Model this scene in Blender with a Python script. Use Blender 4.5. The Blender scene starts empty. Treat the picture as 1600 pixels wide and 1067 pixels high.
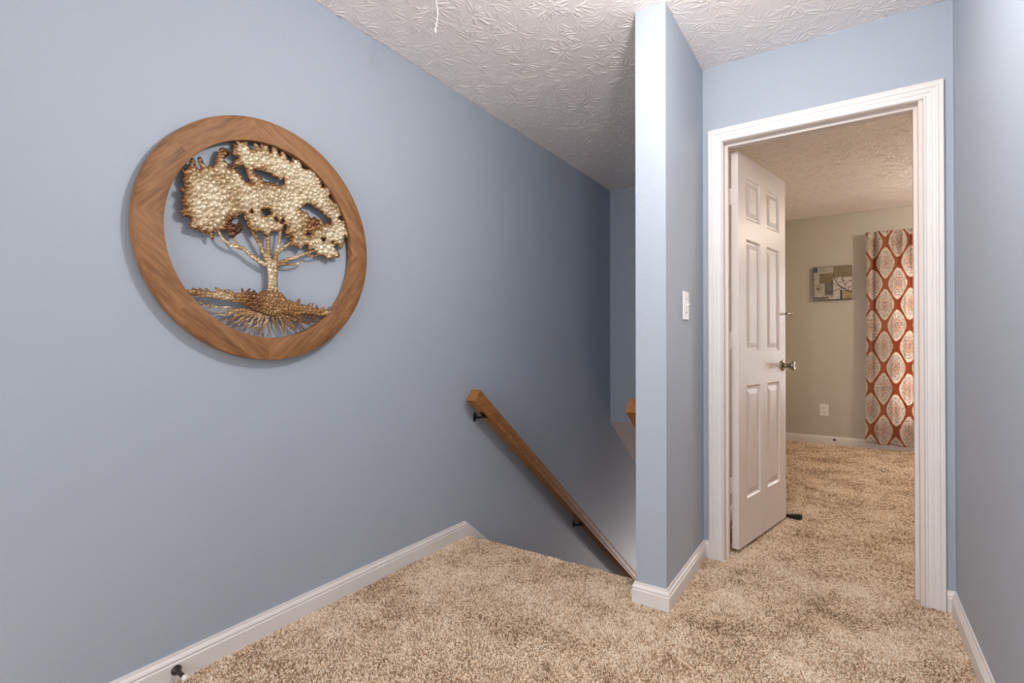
import bpy, bmesh, math, random
import numpy as np
from mathutils import Vector, Matrix
random.seed(7); RNG = np.random.default_rng(11)
scn = bpy.context.scene
COL = scn.collection
PI = math.pi

# ------------------------------------------------------------------ dimensions (metres)
XL, XR = -1.77, .3445            # left wall / right wall of the hall
XP0, XP1 = -.732, -.607          # partition
YP, YD, YD2 = 2.01, 2.625, 2.745 # partition end, door wall (two faces)
YS = 2.21                        # top of the stairs
YF, YB = 4.215, 6.33             # wall over the stairs, far wall of the bedroom
H, HC = 2.432, 1.055
XB = 2.7                         # right wall of the bedroom
YK = -2.2                        # wall behind the camera
SL = .785                        # pitch of the stairs
ZL = -2.6                        # lower storey

# ------------------------------------------------------------------ helpers
def link(name, me, mats=(), parent=None, smooth=False):
    for m in mats: me.materials.append(m)
    o = bpy.data.objects.new(name, me); COL.objects.link(o)
    if parent: o.parent = parent
    if smooth: me.polygons.foreach_set('use_smooth', [True]*len(me.polygons))
    return o
def mesh(name, verts, faces, mats, parent=None, smooth=False, fm=None):
    me = bpy.data.meshes.new(name); me.from_pydata([tuple(v) for v in verts], [], faces)
    if fm: me.polygons.foreach_set('material_index', fm)
    me.update()
    if not isinstance(mats, (list, tuple)): mats = [mats]
    return link(name, me, mats, parent, smooth)
def bmobj(name, bm, mats, parent=None, smooth=False, recalc=True):
    if recalc: bmesh.ops.recalc_face_normals(bm, faces=bm.faces)
    me = bpy.data.meshes.new(name); bm.to_mesh(me); bm.free()
    if not isinstance(mats, (list, tuple)): mats = [mats]
    return link(name, me, mats, parent, smooth)
def box(bm, x0, x1, y0, y1, z0, z1, mi=0, bev=0):
    vs = [bm.verts.new(p) for p in [(x0,y0,z0),(x1,y0,z0),(x1,y1,z0),(x0,y1,z0),(x0,y0,z1),(x1,y0,z1),(x1,y1,z1),(x0,y1,z1)]]
    fs = [bm.faces.new([vs[i] for i in f]) for f in [(0,3,2,1),(4,5,6,7),(0,1,5,4),(1,2,6,5),(2,3,7,6),(3,0,4,7)]]
    for f in fs: f.material_index = mi
    if bev:
        es = list({e for f in fs for e in f.edges})
        bmesh.ops.bevel(bm, geom=es, offset=bev, segments=2, affect='EDGES', profile=.7)
    return fs
def prism(bm, pts2, x0, x1, axis='X', mi=0):
    """closed 2D outline extruded along an axis"""
    def P(a, b, t): return (t,a,b) if axis == 'X' else ((a,t,b) if axis == 'Y' else (a,b,t))
    A = [bm.verts.new(P(a,b,x0)) for a,b in pts2]; B = [bm.verts.new(P(a,b,x1)) for a,b in pts2]
    n = len(pts2); fs = [bm.faces.new(A), bm.faces.new(B[::-1])]
    for i in range(n): fs.append(bm.faces.new([A[i], B[i], B[(i+1)%n], A[(i+1)%n]]))
    for f in fs: f.material_index = mi
    return fs
def lathe(bm, prof, seg=24, M=Matrix(), mi=0, cap=True):
    rings = []
    for r, z in prof:
        rings.append([bm.verts.new(M @ Vector((r*math.cos(2*PI*k/seg), r*math.sin(2*PI*k/seg), z))) for k in range(seg)])
    for a, b in zip(rings, rings[1:]):
        for k in range(seg):
            f = bm.faces.new([a[k], a[(k+1)%seg], b[(k+1)%seg], b[k]]); f.material_index = mi; f.smooth = True
    if cap:
        for r in (rings[0], rings[-1]):
            f = bm.faces.new(r); f.material_index = mi
def tube(bm, pts, rad, seg=8, mi=0):
    pts = [Vector(p) for p in pts]; n = len(pts)
    rad = rad if isinstance(rad, (list, tuple)) else [rad]*n
    up = None; rings = []
    for i, p in enumerate(pts):
        t = (pts[min(i+1,n-1)] - pts[max(i-1,0)]).normalized()
        if up is None: up = t.orthogonal().normalized()
        up = (up - t*up.dot(t)).normalized(); w = t.cross(up)
        rings.append([bm.verts.new(p + rad[i]*(math.cos(2*PI*k/seg)*up + math.sin(2*PI*k/seg)*w)) for k in range(seg)])
    for a, b in zip(rings, rings[1:]):
        for k in range(seg):
            f = bm.faces.new([a[k], a[(k+1)%seg], b[(k+1)%seg], b[k]]); f.smooth = True; f.material_index = mi
    bm.faces.new(rings[0]).material_index = mi; bm.faces.new(rings[-1]).material_index = mi
def sweep(bm, path, prof, normal, mi=0, closed=False):
    """profile (a,b): a sideways in the path's plane (normal x tangent), b along the normal; corners mitred"""
    N = Vector(normal); path = [Vector(p) for p in path]; n = len(path); rings = []
    for i, p in enumerate(path):
        tin = (p-path[i-1]).normalized() if i else None
        tout = (path[i+1]-p).normalized() if i < n-1 else None
        ta, tb = tin or tout, tout or tin
        la, lb = N.cross(ta), N.cross(tb); m = (la+lb).normalized(); m = m / max(.2, m.dot(la))
        rings.append([bm.verts.new(p + m*a + N*b) for a, b in prof])
    k = len(prof)
    for A, B in zip(rings, rings[1:]):
        for j in range(k):
            f = bm.faces.new([A[j], A[(j+1)%k], B[(j+1)%k], B[j]]); f.material_index = mi
    bm.faces.new(rings[0]); bm.faces.new(rings[-1][::-1])
def tag(o, label=None, cat=None, group=None, kind=None):
    if label: o['label'] = label
    if cat: o['category'] = cat
    if group: o['group'] = group
    if kind: o['kind'] = kind
    return o
def empty(name, loc, rz=0):
    o = bpy.data.objects.new(name, None); COL.objects.link(o); o.location = loc; o.rotation_euler = (0,0,rz)
    o.empty_display_size = .05
    return o
def struct(o): o['kind'] = 'structure'; return o

# ------------------------------------------------------------------ materials
class NT:
    def __init__(s, name):
        s.m = bpy.data.materials.new(name); s.m.use_nodes = True; s.t = s.m.node_tree; s.t.nodes.clear()
        s.out = s.n('ShaderNodeOutputMaterial'); s.b = s.n('ShaderNodeBsdfPrincipled'); s.l(s.b.outputs[0], s.out.inputs[0])
    def n(s, ty, **kw):
        nd = s.t.nodes.new(ty)
        for k, v in kw.items():
            if k.startswith('i_'):
                key = k[2:]; key = int(key) if key.isdigit() else key.replace('_', ' ')
                nd.inputs[key].default_value = v
            else: setattr(nd, k, v)
        return nd
    def l(s, a, b): s.t.links.new(a, b)
    def math(s, op, a, b=None, c=None, clamp=False):
        nd = s.n('ShaderNodeMath', operation=op); nd.use_clamp = clamp
        for i, v in enumerate((a, b, c)):
            if v is None: continue
            if hasattr(v, 'links'): s.l(v, nd.inputs[i])
            else: nd.inputs[i].default_value = v
        return nd.outputs[0]
    def ramp(s, fac, stops, interp='LINEAR'):
        nd = s.n('ShaderNodeValToRGB'); nd.color_ramp.interpolation = interp; cr = nd.color_ramp
        while len(cr.elements) < len(stops): cr.elements.new(.5)
        for e, (p, c) in zip(cr.elements, stops): e.position = p; e.color = (*c, 1)
        s.l(fac, nd.inputs[0]); return nd.outputs[0]
    def coord(s, k='Object'): return s.n('ShaderNodeTexCoord').outputs[k]
    def noise(s, vec, scale, detail=2, rough=.5, dim='3D'):
        nd = s.n('ShaderNodeTexNoise', noise_dimensions=dim); nd.inputs['Scale'].default_value = scale
        nd.inputs['Detail'].default_value = detail; nd.inputs['Roughness'].default_value = rough
        if vec is not None: s.l(vec, nd.inputs['Vector'])
        return nd.outputs[0]
    def mapping(s, vec, scale=(1,1,1), rot=(0,0,0), loc=(0,0,0)):
        nd = s.n('ShaderNodeMapping'); nd.inputs['Scale'].default_value = scale; nd.inputs['Rotation'].default_value = rot
        nd.inputs['Location'].default_value = loc; s.l(vec, nd.inputs[0]); return nd.outputs[0]
    def bump(s, h, dist, strength=1, prev=None):
        nd = s.n('ShaderNodeBump'); nd.inputs['Distance'].default_value = dist; nd.inputs['Strength'].default_value = strength
        s.l(h, nd.inputs['Height'])
        if prev is not None: s.l(prev, nd.inputs['Normal'])
        return nd.outputs[0]
    def set(s, color=None, rough=None, metal=None, normal=None, spec=None):
        for k, v in (('Base Color', color), ('Roughness', rough), ('Metallic', metal), ('Normal', normal), ('Specular IOR Level', spec)):
            if v is None: continue
            if hasattr(v, 'links'): s.l(v, s.b.inputs[k])
            elif k == 'Base Color': s.b.inputs[k].default_value = (*v, 1)
            else: s.b.inputs[k].default_value = v
        return s.m
def plain(name, c, rough=.5, metal=0, spec=.5):
    t = NT(name); co = t.coord(); f = t.noise(co, 30, 3)
    col = t.ramp(f, [(0, tuple(x*.93 for x in c)), (1, tuple(min(1, x*1.05) for x in c))])
    return t.set(col, rough, metal, spec=spec)
def wall_paint(name, c, bumpd=.0012):
    t = NT(name); co = t.coord()
    f = t.noise(co, 1.3, 3); col = t.ramp(f, [(.2, tuple(x*.97 for x in c)), (.8, tuple(x*1.03 for x in c))])
    h = t.noise(co, 170, 2, .6)
    return t.set(col, .55, 0, t.bump(h, bumpd, .7), .3)

M = {}
M['blue'] = wall_paint('blue_wall_paint', (.395, .445, .515))
M['greige'] = wall_paint('greige_wall_paint', (.56, .52, .455))
def trim_mat(name, c):
    t = NT(name); co = t.coord(); f = t.noise(co, 6, 4); col = t.ramp(f, [(.3, tuple(x*.96 for x in c)), (.7, c)])
    h = t.noise(t.mapping(co, (60,60,8)), 1, 3)
    return t.set(col, .38, 0, t.bump(h, .0002, .4), .5)
M['trim'] = trim_mat('white_trim_paint', (.80, .765, .74))
M['door'] = trim_mat('door_paint', (.76, .685, .645))

M['ceiling_plain'] = wall_paint('white_ceiling_plaster', (.89, .845, .83), .0008)
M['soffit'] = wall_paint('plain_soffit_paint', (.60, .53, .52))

def carpet_mat(name, use_attr):
    t = NT(name); co = t.coord()
    big = t.noise(co, 3.6, 3, .6)  # broad tone patches: shading of leaning pile put into the yarn colour
    mid = t.noise(co, 13, 3, .6)
    if use_attr:
        at = t.n('ShaderNodeAttribute', attribute_name='tuft').outputs['Fac']; rnd = at
    else:
        vo = t.n('ShaderNodeTexVoronoi'); vo.inputs['Scale'].default_value = 160; t.l(co, vo.inputs['Vector'])
        sp = t.n('ShaderNodeSeparateXYZ'); t.l(vo.outputs['Color'], sp.inputs[0]); rnd = sp.outputs[0]
    f = t.math('ADD', t.math('MULTIPLY', rnd, .66), t.math('ADD', t.math('MULTIPLY', big, 1.0), t.math('MULTIPLY', mid, .45)))
    f = t.math('SUBTRACT', f, .485)
    col = t.ramp(f, [(.05, (.17,.095,.045)), (.3, (.44,.285,.165)), (.55, (.76,.56,.385)), (.8, (.91,.745,.56)), (1, (.97,.86,.71))])
    hn = t.noise(co, 420, 2)
    t.b.inputs['Sheen Weight'].default_value = .15
    return t.set(col, .9, 0, t.bump(hn, .002, .6), .1)
M['carpet'] = carpet_mat('carpet_yarn', True)
M['carpet_base'] = carpet_mat('carpet_backing', False)

def wood(name, dark, mid, light, scale=(1,1,1), uv=False, rough=.45, grain=26):
    t = NT(name); co = t.coord('UV' if uv else 'Object')
    v = t.mapping(co, scale)
    n1 = t.noise(v, grain, 6, .62); n2 = t.noise(v, grain*4, 3, .6); n3 = t.noise(t.mapping(co, tuple(s*.25 for s in scale)), grain*.4, 3)
    f = t.math('ADD', t.math('MULTIPLY', n1, .65), t.math('ADD', t.math('MULTIPLY', n2, .2), t.math('MULTIPLY', n3, .35)))
    f = t.math('SUBTRACT', f, .1)
    col = t.ramp(f, [(.28, dark), (.48, mid), (.68, light)])
    return t.set(col, rough, 0, t.bump(n1, .0015, .6), .4)
M['ring'] = wood('ring_wood', (.11,.042,.014), (.255,.115,.042), (.38,.195,.085), (.7,6,1), True, .55, 7)
M['rail'] = wood('rail_wood', (.10,.035,.010), (.30,.12,.032), (.46,.21,.07), (30,1.2,12), False, .5, 2)
M['bronze'] = plain('dark_bronze', (.06,.045,.04), .35, .7)
M['black_iron'] = plain('black_bracket', (.012,.012,.014), .4, .3)
M['rubber'] = plain('black_rubber', (.012,.011,.011), .5)
M['nickel'] = plain('satin_nickel', (.30,.26,.21), .22, 1)
M['plastic'] = plain('white_plastic', (.84,.82,.78), .3)
M['slot'] = plain('dark_slot', (.03,.025,.02), .6)
M['white_tip'] = plain('white_rubber_tip', (.80,.76,.70), .5)
M['cord'] = plain('cotton_cord', (.93,.90,.84), .8)

def metal_leaf():
    t = NT('gold_leaf_metal'); co = t.coord()
    pa = t.n('ShaderNodeAttribute', attribute_name='patina').outputs['Fac']
    n1 = t.noise(co, 9, 3, .6); n2 = t.noise(co, 60, 3, .6)
    f = t.math('ADD', pa, t.math('ADD', t.math('MULTIPLY', t.math('SUBTRACT', n1, .46), 1.3), t.math('MULTIPLY', t.math('SUBTRACT', n2, .5), .5)))
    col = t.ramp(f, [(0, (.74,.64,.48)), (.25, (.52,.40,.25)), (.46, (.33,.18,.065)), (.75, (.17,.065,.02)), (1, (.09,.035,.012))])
    h = t.noise(co, 220, 3)
    t.b.inputs['Coat Weight'].default_value = .25; t.b.inputs['Coat Roughness'].default_value = .25
    return t.set(col, .40, .45, t.bump(h, .0012, .6), .5)
M['leaf'] = metal_leaf()

def curtain_mat():
    t = NT('damask_curtain_fabric'); uv = t.coord('UV')
    # uv.x in cloth metres, uv.y in metres
    sp = t.n('ShaderNodeSeparateXYZ'); t.l(uv, sp.inputs[0])
    cx = t.math('COSINE', t.math('MULTIPLY', sp.outputs[0], 2*PI/.30)); cy = t.math('COSINE', t.math('MULTIPLY', sp.outputs[1], 2*PI/.415))
    f = t.math('ADD', cx, cy); af = t.math('ABSOLUTE', f)
    rip = t.noise(uv, 46, 1); af2 = t.math('ADD', af, t.math('MULTIPLY', t.math('SUBTRACT', rip, .5), .35))
    inside = t.math('MULTIPLY', t.math('SUBTRACT', af2, .27), 14, clamp=True)
    core = t.math('MULTIPLY', t.math('SUBTRACT', af2, .52), 10, clamp=True)
    lace = t.noise(uv, 58, 2, .5); ring = t.math('SINE', t.math('MULTIPLY', af2, 17.))
    lf = t.math('ADD', t.math('MULTIPLY', lace, 1.6), t.math('MULTIPLY', ring, .16))
    lm = t.math('MULTIPLY', t.math('MULTIPLY', t.math('SUBTRACT', lf, .80), 7, clamp=True), core)
    peach = t.math('MULTIPLY', t.math('SUBTRACT', af2, 1.25), 2.2, clamp=True)
    cream = t.n('ShaderNodeMixRGB'); cream.inputs[1].default_value = (.80,.72,.62,1); cream.inputs[2].default_value = (.76,.55,.42,1); t.l(peach, cream.inputs[0])
    mx = t.n('ShaderNodeMixRGB'); mx.inputs[2].default_value = (.42,.38,.38,1); t.l(cream.outputs[0], mx.inputs[1]); t.l(lm, mx.inputs[0])
    m2 = t.n('ShaderNodeMixRGB'); m2.inputs[1].default_value = (.44,.15,.085,1); t.l(mx.outputs[0], m2.inputs[2]); t.l(inside, m2.inputs[0])
    t.l(m2.outputs[0], t.b.inputs['Base Color']); t.b.inputs['Roughness'].default_value = .8
    tr = t.n('ShaderNodeBsdfTranslucent'); t.l(m2.outputs[0], tr.inputs[0])
    mix = t.n('ShaderNodeMixShader'); mix.inputs[0].default_value = .45
    t.l(t.b.outputs[0], mix.inputs[1]); t.l(tr.outputs[0], mix.inputs[2]); t.l(mix.outputs[0], t.out.inputs[0])
    return t.m
M['curtain'] = curtain_mat()
def glass_mat():
    t = NT('window_glass'); g = t.n('ShaderNodeBsdfGlossy'); g.inputs['Roughness'].default_value = .02
    tr = t.n('ShaderNodeBsdfTransparent'); mix = t.n('ShaderNodeMixShader'); mix.inputs[0].default_value = .06
    t.l(tr.outputs[0], mix.inputs[1]); t.l(g.outputs[0], mix.inputs[2]); t.l(mix.outputs[0], t.out.inputs[0]); return t.m
M['glass'] = glass_mat()
def emis(name, c, s):
    t = NT(name); e = t.n('ShaderNodeEmission'); e.inputs[0].default_value = (*c,1); e.inputs[1].default_value = s
    t.l(e.outputs[0], t.out.inputs[0]); return t.m
M['blind'] = plain('white_blind_slat', (.82,.82,.80), .5)

# ------------------------------------------------------------------ the shell
def bxobj(name, boxes, mats, top=True, parent=None, bev=0):
    bm = bmesh.new()
    for b in boxes: box(bm, *b[:6], mi=(b[6] if len(b) > 6 else 0), bev=bev)
    o = bmobj(name, bm, mats, parent); 
    if top: struct(o)
    return o
bxobj('wall_left', [(XL-.12, XL, YK-.12, 7.0, ZL, H)], M['blue'])
bxobj('wall_right', [(XR, XR+.12, YK-.12, YD, -.008, H)], M['blue'])
# wall behind the camera with an opening for the added fill window
WX0, WX1, WZ0, WZ1 = -1.45, .05, .55, 2.15
bxobj('wall_back', [(XL, WX0, YK-.12, YK, -.008, H), (WX1, XR, YK-.12, YK, -.008, H),
                    (WX0, WX1, YK-.12, YK, -.008, WZ0), (WX0, WX1, YK-.12, YK, WZ1, H)], M['blue'])
# partition beside the stairs: blue to the hall and the stairs, greige to the bedroom
def two_tone(name, boxes, test):
    bm = bmesh.new()
    for b in boxes: box(bm, *b)
    bmesh.ops.recalc_face_normals(bm, faces=bm.faces)
    for f in bm.faces: f.material_index = 1 if test(f.calc_center_median(), f.normal) else 0
    return struct(bmobj(name, bm, [M['blue'], M['greige']], recalc=False))
two_tone('wall_partition', [(XP0, XP1, YP, YD, -.008, H), (XP0, XP1, YD, YB+.12, -.008, H)],
         lambda c, n: n.x > .5 and c.y > YD)
bxobj('wall_stairs_right', [(XP0, XP1, YS+.02, 7.0, ZL, -.26)], M['blue'])
# door wall
JX0, JX1, JZ = -.530, .250, 2.062     # rough opening
two_tone('wall_door', [(XP1, JX0, YD, YD2, -.008, H), (JX1, XB, YD, YD2, -.008, H), (JX0, JX1, YD, YD2, JZ, H)],
         lambda c, n: n.y > .5)
# wall over the stairs with its sloping underside
bm = bmesh.new()
zb = .376
outl = [(YF, H), (YF, zb), (7.0, zb-SL*(7.0-YF)), (7.0, H)]
prism(bm, outl, XL, XP0)
bmesh.ops.recalc_face_normals(bm, faces=bm.faces)
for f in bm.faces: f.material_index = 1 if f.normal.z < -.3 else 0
struct(bmobj('wall_stairs_end', bm, [M['blue'], M['soffit']], recalc=False))
bxobj('wall_lower_end', [(XL, XP0, 7.0, 7.12, ZL, -1.0)], M['blue'])
ceil_o = bxobj('ceiling', [(XL-.12, XB+.12, YK-.12, YB+.12, H, H+.1)], M['ceiling_plain'])
def plaster(x0, x1, y0, y1, res, seed, hole=None, amp=1.):
    """stomped plaster: fans of short ridges pressed around jittered centres, as real relief under the slab"""
    r = np.random.default_rng(seed); nx, ny = int((x1-x0)/res)+1, int((y1-y0)/res)+1
    Hh = np.zeros(nx*ny); step = .098; P, A, S = [], [], []
    for i in range(int((x1-x0)/step)+2):
        for j in range(int((y1-y0)/step)+2):
            cx, cy = x0+(i+r.uniform(-.5,.5))*step, y0+(j+r.uniform(-.5,.5))*step
            m = r.integers(11, 24); a0 = r.uniform(0, 2*PI); fan = r.uniform(3.2, 6.28); g = r.uniform(.35, 1.)
            for k in range(m):
                a = a0+fan*(k+r.uniform(-.35,.35))/m; ra = r.uniform(.012,.04); L = r.uniform(.022,.075); n = int(L/.0016)
                t = np.linspace(0, 1, n); bend = r.uniform(-.5,.5); aa = a+bend*(t-.3)*.6; rr_ = ra+L*t
                wig = np.cumsum(r.normal(0, .00035, n))
                P.append(np.stack([cx+rr_*np.cos(aa)-wig*np.sin(a), cy+rr_*np.sin(aa)+wig*np.cos(a)], 1))
                amp_ = g*r.uniform(.5,1.)*np.sin(PI*np.clip(t*.9+.08,0,1))**.5*(.55+.45*np.clip(np.cumsum(r.normal(0,.25,n))+.6,0,1))
                A.append(amp_); S.append(np.full(n, r.uniform(.0011,.0019)))
    P, A, S = np.concatenate(P), np.concatenate(A), np.concatenate(S)
    ix, iy = np.round((P[:,0]-x0)/res).astype(int), np.round((P[:,1]-y0)/res).astype(int); S = np.maximum(S, res*.55)
    for dx in (-2,-1,0,1,2):
        for dy in (-2,-1,0,1,2):
            jx, jy = ix+dx, iy+dy; k = (jx >= 0) & (jx < nx) & (jy >= 0) & (jy < ny)
            d2 = (x0+jx*res-P[:,0])**2+(y0+jy*res-P[:,1])**2
            np.maximum.at(Hh, jx[k]*ny+jy[k], (A*np.exp(-d2/(2*S*S)))[k])
    gx, gy_ = np.meshgrid(x0+np.arange(nx)*res, y0+np.arange(ny)*res, indexing='ij')
    und = .0006*np.sin(gx*9+1.3*np.sin(gy_*7))*np.cos(gy_*11+seed)
    z = H-.0025-.0046*amp*Hh.reshape(nx,ny)+und
    V = np.stack([gx, gy_, z], 2).reshape(-1,3)
    idx = np.arange(nx*ny).reshape(nx,ny); q = np.stack([idx[:-1,:-1], idx[:-1,1:], idx[1:,1:], idx[1:,:-1]], 2).reshape(-1,4)
    me = bpy.data.meshes.new('plaster_relief'); me.vertices.add(len(V)); me.vertices.foreach_set('co', V.ravel())
    me.loops.add(q.size); me.loops.foreach_set('vertex_index', q.ravel().astype(np.int32))
    me.polygons.add(len(q)); me.polygons.foreach_set('loop_start', np.arange(0, q.size, 4, dtype=np.int32)); me.update(calc_edges=True)
    return link('plaster_relief', me, [M['ceiling_plain']], ceil_o, True)
plaster(XL+.001, XR-.001, .75, YF-.001, .0025, 1)
plaster(XP1+.001, 1.75, YD2+.001, YB-.001, .0040, 2, amp=1.5)
# bedroom
CWX0, CWX1, CWZ0, CWZ1 = .392, 1.55, .36, 2.04
bxobj('wall_far', [(XP1, CWX0, YB, YB+.12, -.008, H), (CWX1, XB, YB, YB+.12, -.008, H),
                   (CWX0, CWX1, YB, YB+.12, -.008, CWZ0), (CWX0, CWX1, YB, YB+.12, CWZ1, H)], M['greige'])
bxobj('wall_bedroom_right', [(XB, XB+.12, YD, YB+.12, -.008, H)], M['greige'])
# floor (with rounded nosing over the stairs)
bm = bmesh.new()
ZF = -.008; NR = .028
outl = [(YK-.12, ZF), (YS-NR, ZF)] + [(YS-NR+NR*math.sin(a), ZF-NR+NR*math.cos(a)) for a in [PI/2*k/8 for k in range(1,9)]] + [(YS-.0, ZF-.05), (YS-.02, ZF-.055), (YS-.02, ZF-.24), (YK-.12, ZF-.24)]
prism(bm, outl, XL, XP1-.0)
box(bm, XP1, XB+.12, YK-.12, YB+.12, ZF-.24, ZF)
box(bm, XP0, XP1, YS-.02, YB+.12, ZF-.24, ZF-.001)
struct(bmobj('floor', bm, M['carpet_base']))
# stairs: hidden from here, they stand where the rails lead
bm = bmesh.new(); n = 13; run = .25; rise = run*SL
pts = [(YS-.02, ZF-rise)]
for k in range(1, n):
    pts += [(YS-.02+run*k, ZF-rise*k), (YS-.02+run*k, ZF-rise*(k+1))]
pts += [(7.0, ZF-rise*n), (7.0, ZL-.1), (YS-.02, ZL-.1)]
prism(bm, pts, XL, XP0)
struct(bmobj('floor_stairs', bm, M['carpet_base']))

# ------------------------------------------------------------------ baseboards
BP = [(0,-.01),(.0145,-.01),(.0145,.056),(.0115,.0585),(.0115,.0625),(.0135,.0655),(.011,.071),(.0065,.077),(.0055,.085),(0,.085)]
def baseboard(name, path):
    bm = bmesh.new(); sweep(bm, path, [(a, b) for a, b in BP], (0,0,1)); o = bmobj(name, bm, M['trim']); return struct(o)
# sideways is normal x tangent = up x direction: the room must lie to the left of the direction walked
YSK = 2.168
baseboard('baseboard_left', [(XL, YSK, 0), (XL, YK, 0)])
baseboard('baseboard_right', [(XR, YK, 0), (XR, YD, 0), (.3165, YD, 0)])
baseboard('baseboard_partition', [(-.5785, YD, 0), (XP1, YD, 0), (XP1, YP, 0), (XP0, YP, 0), (XP0, YSK, 0)])
baseboard('baseboard_far', [(XB, YB, 0), (XP1, YB, 0), (XP1, YD2, 0), (-.60, YD2, 0)])
# skirt boards that run down the stairs
for nm, x0, x1 in (('trim_1', XL, XL+.013), ('trim_2', XP0-.013, XP0)):
    bm = bmesh.new(); e = 5.2
    prism(bm, [(YSK, -.03), (YSK, .083), (YSK+.012, .078), (e, .078-SL*1.04*(e-YSK-.012)), (e, -.42-SL*(e-YSK)), (YSK+.05, -.42)], x0, x1)
    struct(bmobj(nm, bm, M['trim']))
# ------------------------------------------------------------------ door frame
JI0, JI1, JT = -.512, .236, 2.048      # jamb faces
bm = bmesh.new()
box(bm, JX0, JI0, YD, YD2, -.008, JT); box(bm, JI1, JX1, YD, YD2, -.008, JT); box(bm, JX0, JX1, YD, YD2, JT, JZ)
# stops
box(bm, JI0, JI0+.013, YD+.042, YD+.078, -.008, JT); box(bm, JI1-.013, JI1, YD+.042, YD+.078, -.008, JT); box(bm, JI0+.013, JI1-.013, YD+.042, YD+.078, JT-.013, JT)
struct(bmobj('trim_3', bm, M['door']))
CPF = [(0,0),(0,.009),(.004,.0115),(.007,.0115),(.009,.0095),(.019,.0105),(.021,.0125),(.025,.0135),(.027,.012),(.036,.0135),(.039,.0165),(.044,.0175),(.047,.0155),(.054,.016),(.058,.018),(.0615,.0175),(.0625,.015),(.0625,0)]
def casing(name, y, ny):
    bm = bmesh.new()
    a0, a1, zt = JI0-.005, JI1+.016, JT+.002
    z0 = -.01
    path = [(a0, y, z0), (a0, y, zt), (a1, y, zt), (a1, y, z0)]
    if ny < 0:   # normal x tangent: (0,-1,0) x up = -x
        sweep(bm, path, CPF, (0,-1,0))
    else: sweep(bm, path[::-1], CPF, (0,1,0))
    return struct(bmobj(name, bm, M['trim']))
casing('trim_4', YD, -1)
casing('trim_5', YD2, 1)

# ------------------------------------------------------------------ door leaf
DW, DT, DZ0, DZ1 = .70, .035, .022, 2.035
ANG = math.radians(12.0)
door = struct(empty('door_1', (-.466, 2.752, 0), -ANG))   # local +y along the leaf, +x to the face towards the hall
def door_mesh():
    bm = bmesh.new()
    ys = [0, .105, .300, .400, .600, DW]; zs = [DZ0, .255, .842, 1.017, 1.606, 1.708, 1.930, DZ1]
    for sx, xf in ((1, 0.), (-1, -DT)):
        for i in range(5):
            for j in range(7):
                y0, y1, z0, z1 = ys[i], ys[i+1], zs[j], zs[j+1]
                if i in (1,3) and j in (1,3,5):
                    loops = [(0,0), (.003,-.001), (.010,-.0085), (.013,-.0095), (.022,-.0095), (.046,-.0025), (.049,-.002)]
                    prev = None
                    for ins, dep in loops:
                        x = xf + sx*dep
                        L = [bm.verts.new(p) for p in [(x,y0+ins,z0+ins),(x,y1-ins,z0+ins),(x,y1-ins,z1-ins),(x,y0+ins,z1-ins)]]
                        if prev:
                            for k in range(4): bm.faces.new([prev[k], prev[(k+1)%4], L[(k+1)%4], L[k]])
                        prev = L
                    bm.faces.new(prev)
                else:
                    bm.faces.new([bm.verts.new(p) for p in [(xf,y0,z0),(xf,y1,z0),(xf,y1,z1),(xf,y0,z1)]])
    for q in ([(0,0,DZ0),(-DT,0,DZ0),(-DT,0,DZ1),(0,0,DZ1)], [(0,DW,DZ0),(-DT,DW,DZ0),(-DT,DW,DZ1),(0,DW,DZ1)],
              [(0,0,DZ0),(0,DW,DZ0),(-DT,DW,DZ0),(-DT,0,DZ0)], [(0,0,DZ1),(0,DW,DZ1),(-DT,DW,DZ1),(-DT,0,DZ1)]):
        bm.faces.new([bm.verts.new(p) for p in q])
    bmesh.ops.remove_doubles(bm, verts=bm.verts, dist=1e-5)
    return bm
leaf_o = bmobj('door_leaf', door_mesh(), M['door'], door)
# hinges
for zc in (1.811, 1.08, .339):
    bm = bmesh.new()
    M4 = Matrix.Translation((-DT-.008, -.010, zc-.042))
    for k in range(5):
        lathe(bm, [(.0055, 0), (.0062, .001), (.0062, .0155), (.0055, .0165)], 12, Matrix.Translation((-DT-.008, -.006, zc-.042+k*.0170)))
    box(bm, -DT-.006, -.006, -.0025, -.0002, zc-.042, zc+.042)
    hb = bmobj('hinge', bm, M['door'], door)
    bm = bmesh.new()
    for dz in (-.028, 0, .028):
        lathe(bm, [(.0042, 0), (.0035, .0012), (.0001, .0014)], 10, Matrix.Translation((-DT*.45+.006*(1 if dz else -1), -.0025, zc+dz)) @ Matrix.Rotation(PI/2, 4, 'X'))
    bmobj('screw', bm, M['trim'], hb)
# knobs
KZ, KY = .932, DW-.058
for sx, x0 in ((1, 0.), (-1, -DT)):
    R = Matrix.Translation((x0, KY, KZ)) @ Matrix.Rotation(sx*PI/2, 4, 'Y')
    bm = bmesh.new()
    lathe(bm, [(.001,0),(.032,0),(.0325,.003),(.030,.007),(.022,.010),(.014,.013),(.0115,.022),(.012,.030),(.017,.040),(.0235,.050),(.0270,.058),(.0268,.063),(.0225,.068),(.016,.0685),(.013,.067),(.0001,.0665)], 32, R, cap=False)
    bmobj('door_knob', bm, M['nickel'], door)['label'] = 'satin nickel flared knob'
bm = bmesh.new(); box(bm, -DT*.5-.012, -DT*.5+.012, DW-.0005, DW+.0015, KZ-.028, KZ+.028); 
box(bm, -DT*.5-.007, -DT*.5+.007, DW, DW+.009, KZ-.010, KZ+.010, bev=.002)
bmobj('latch_plate', bm, M['nickel'], door)
bm = bmesh.new()
tube(bm, [(-.004, DW+.001, 1.241), (.012, DW+.006, 1.242), (.026, DW+.010, 1.240), (.034, DW+.012, 1.236)], [.006,.0075,.0085,.0085], 10)
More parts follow.
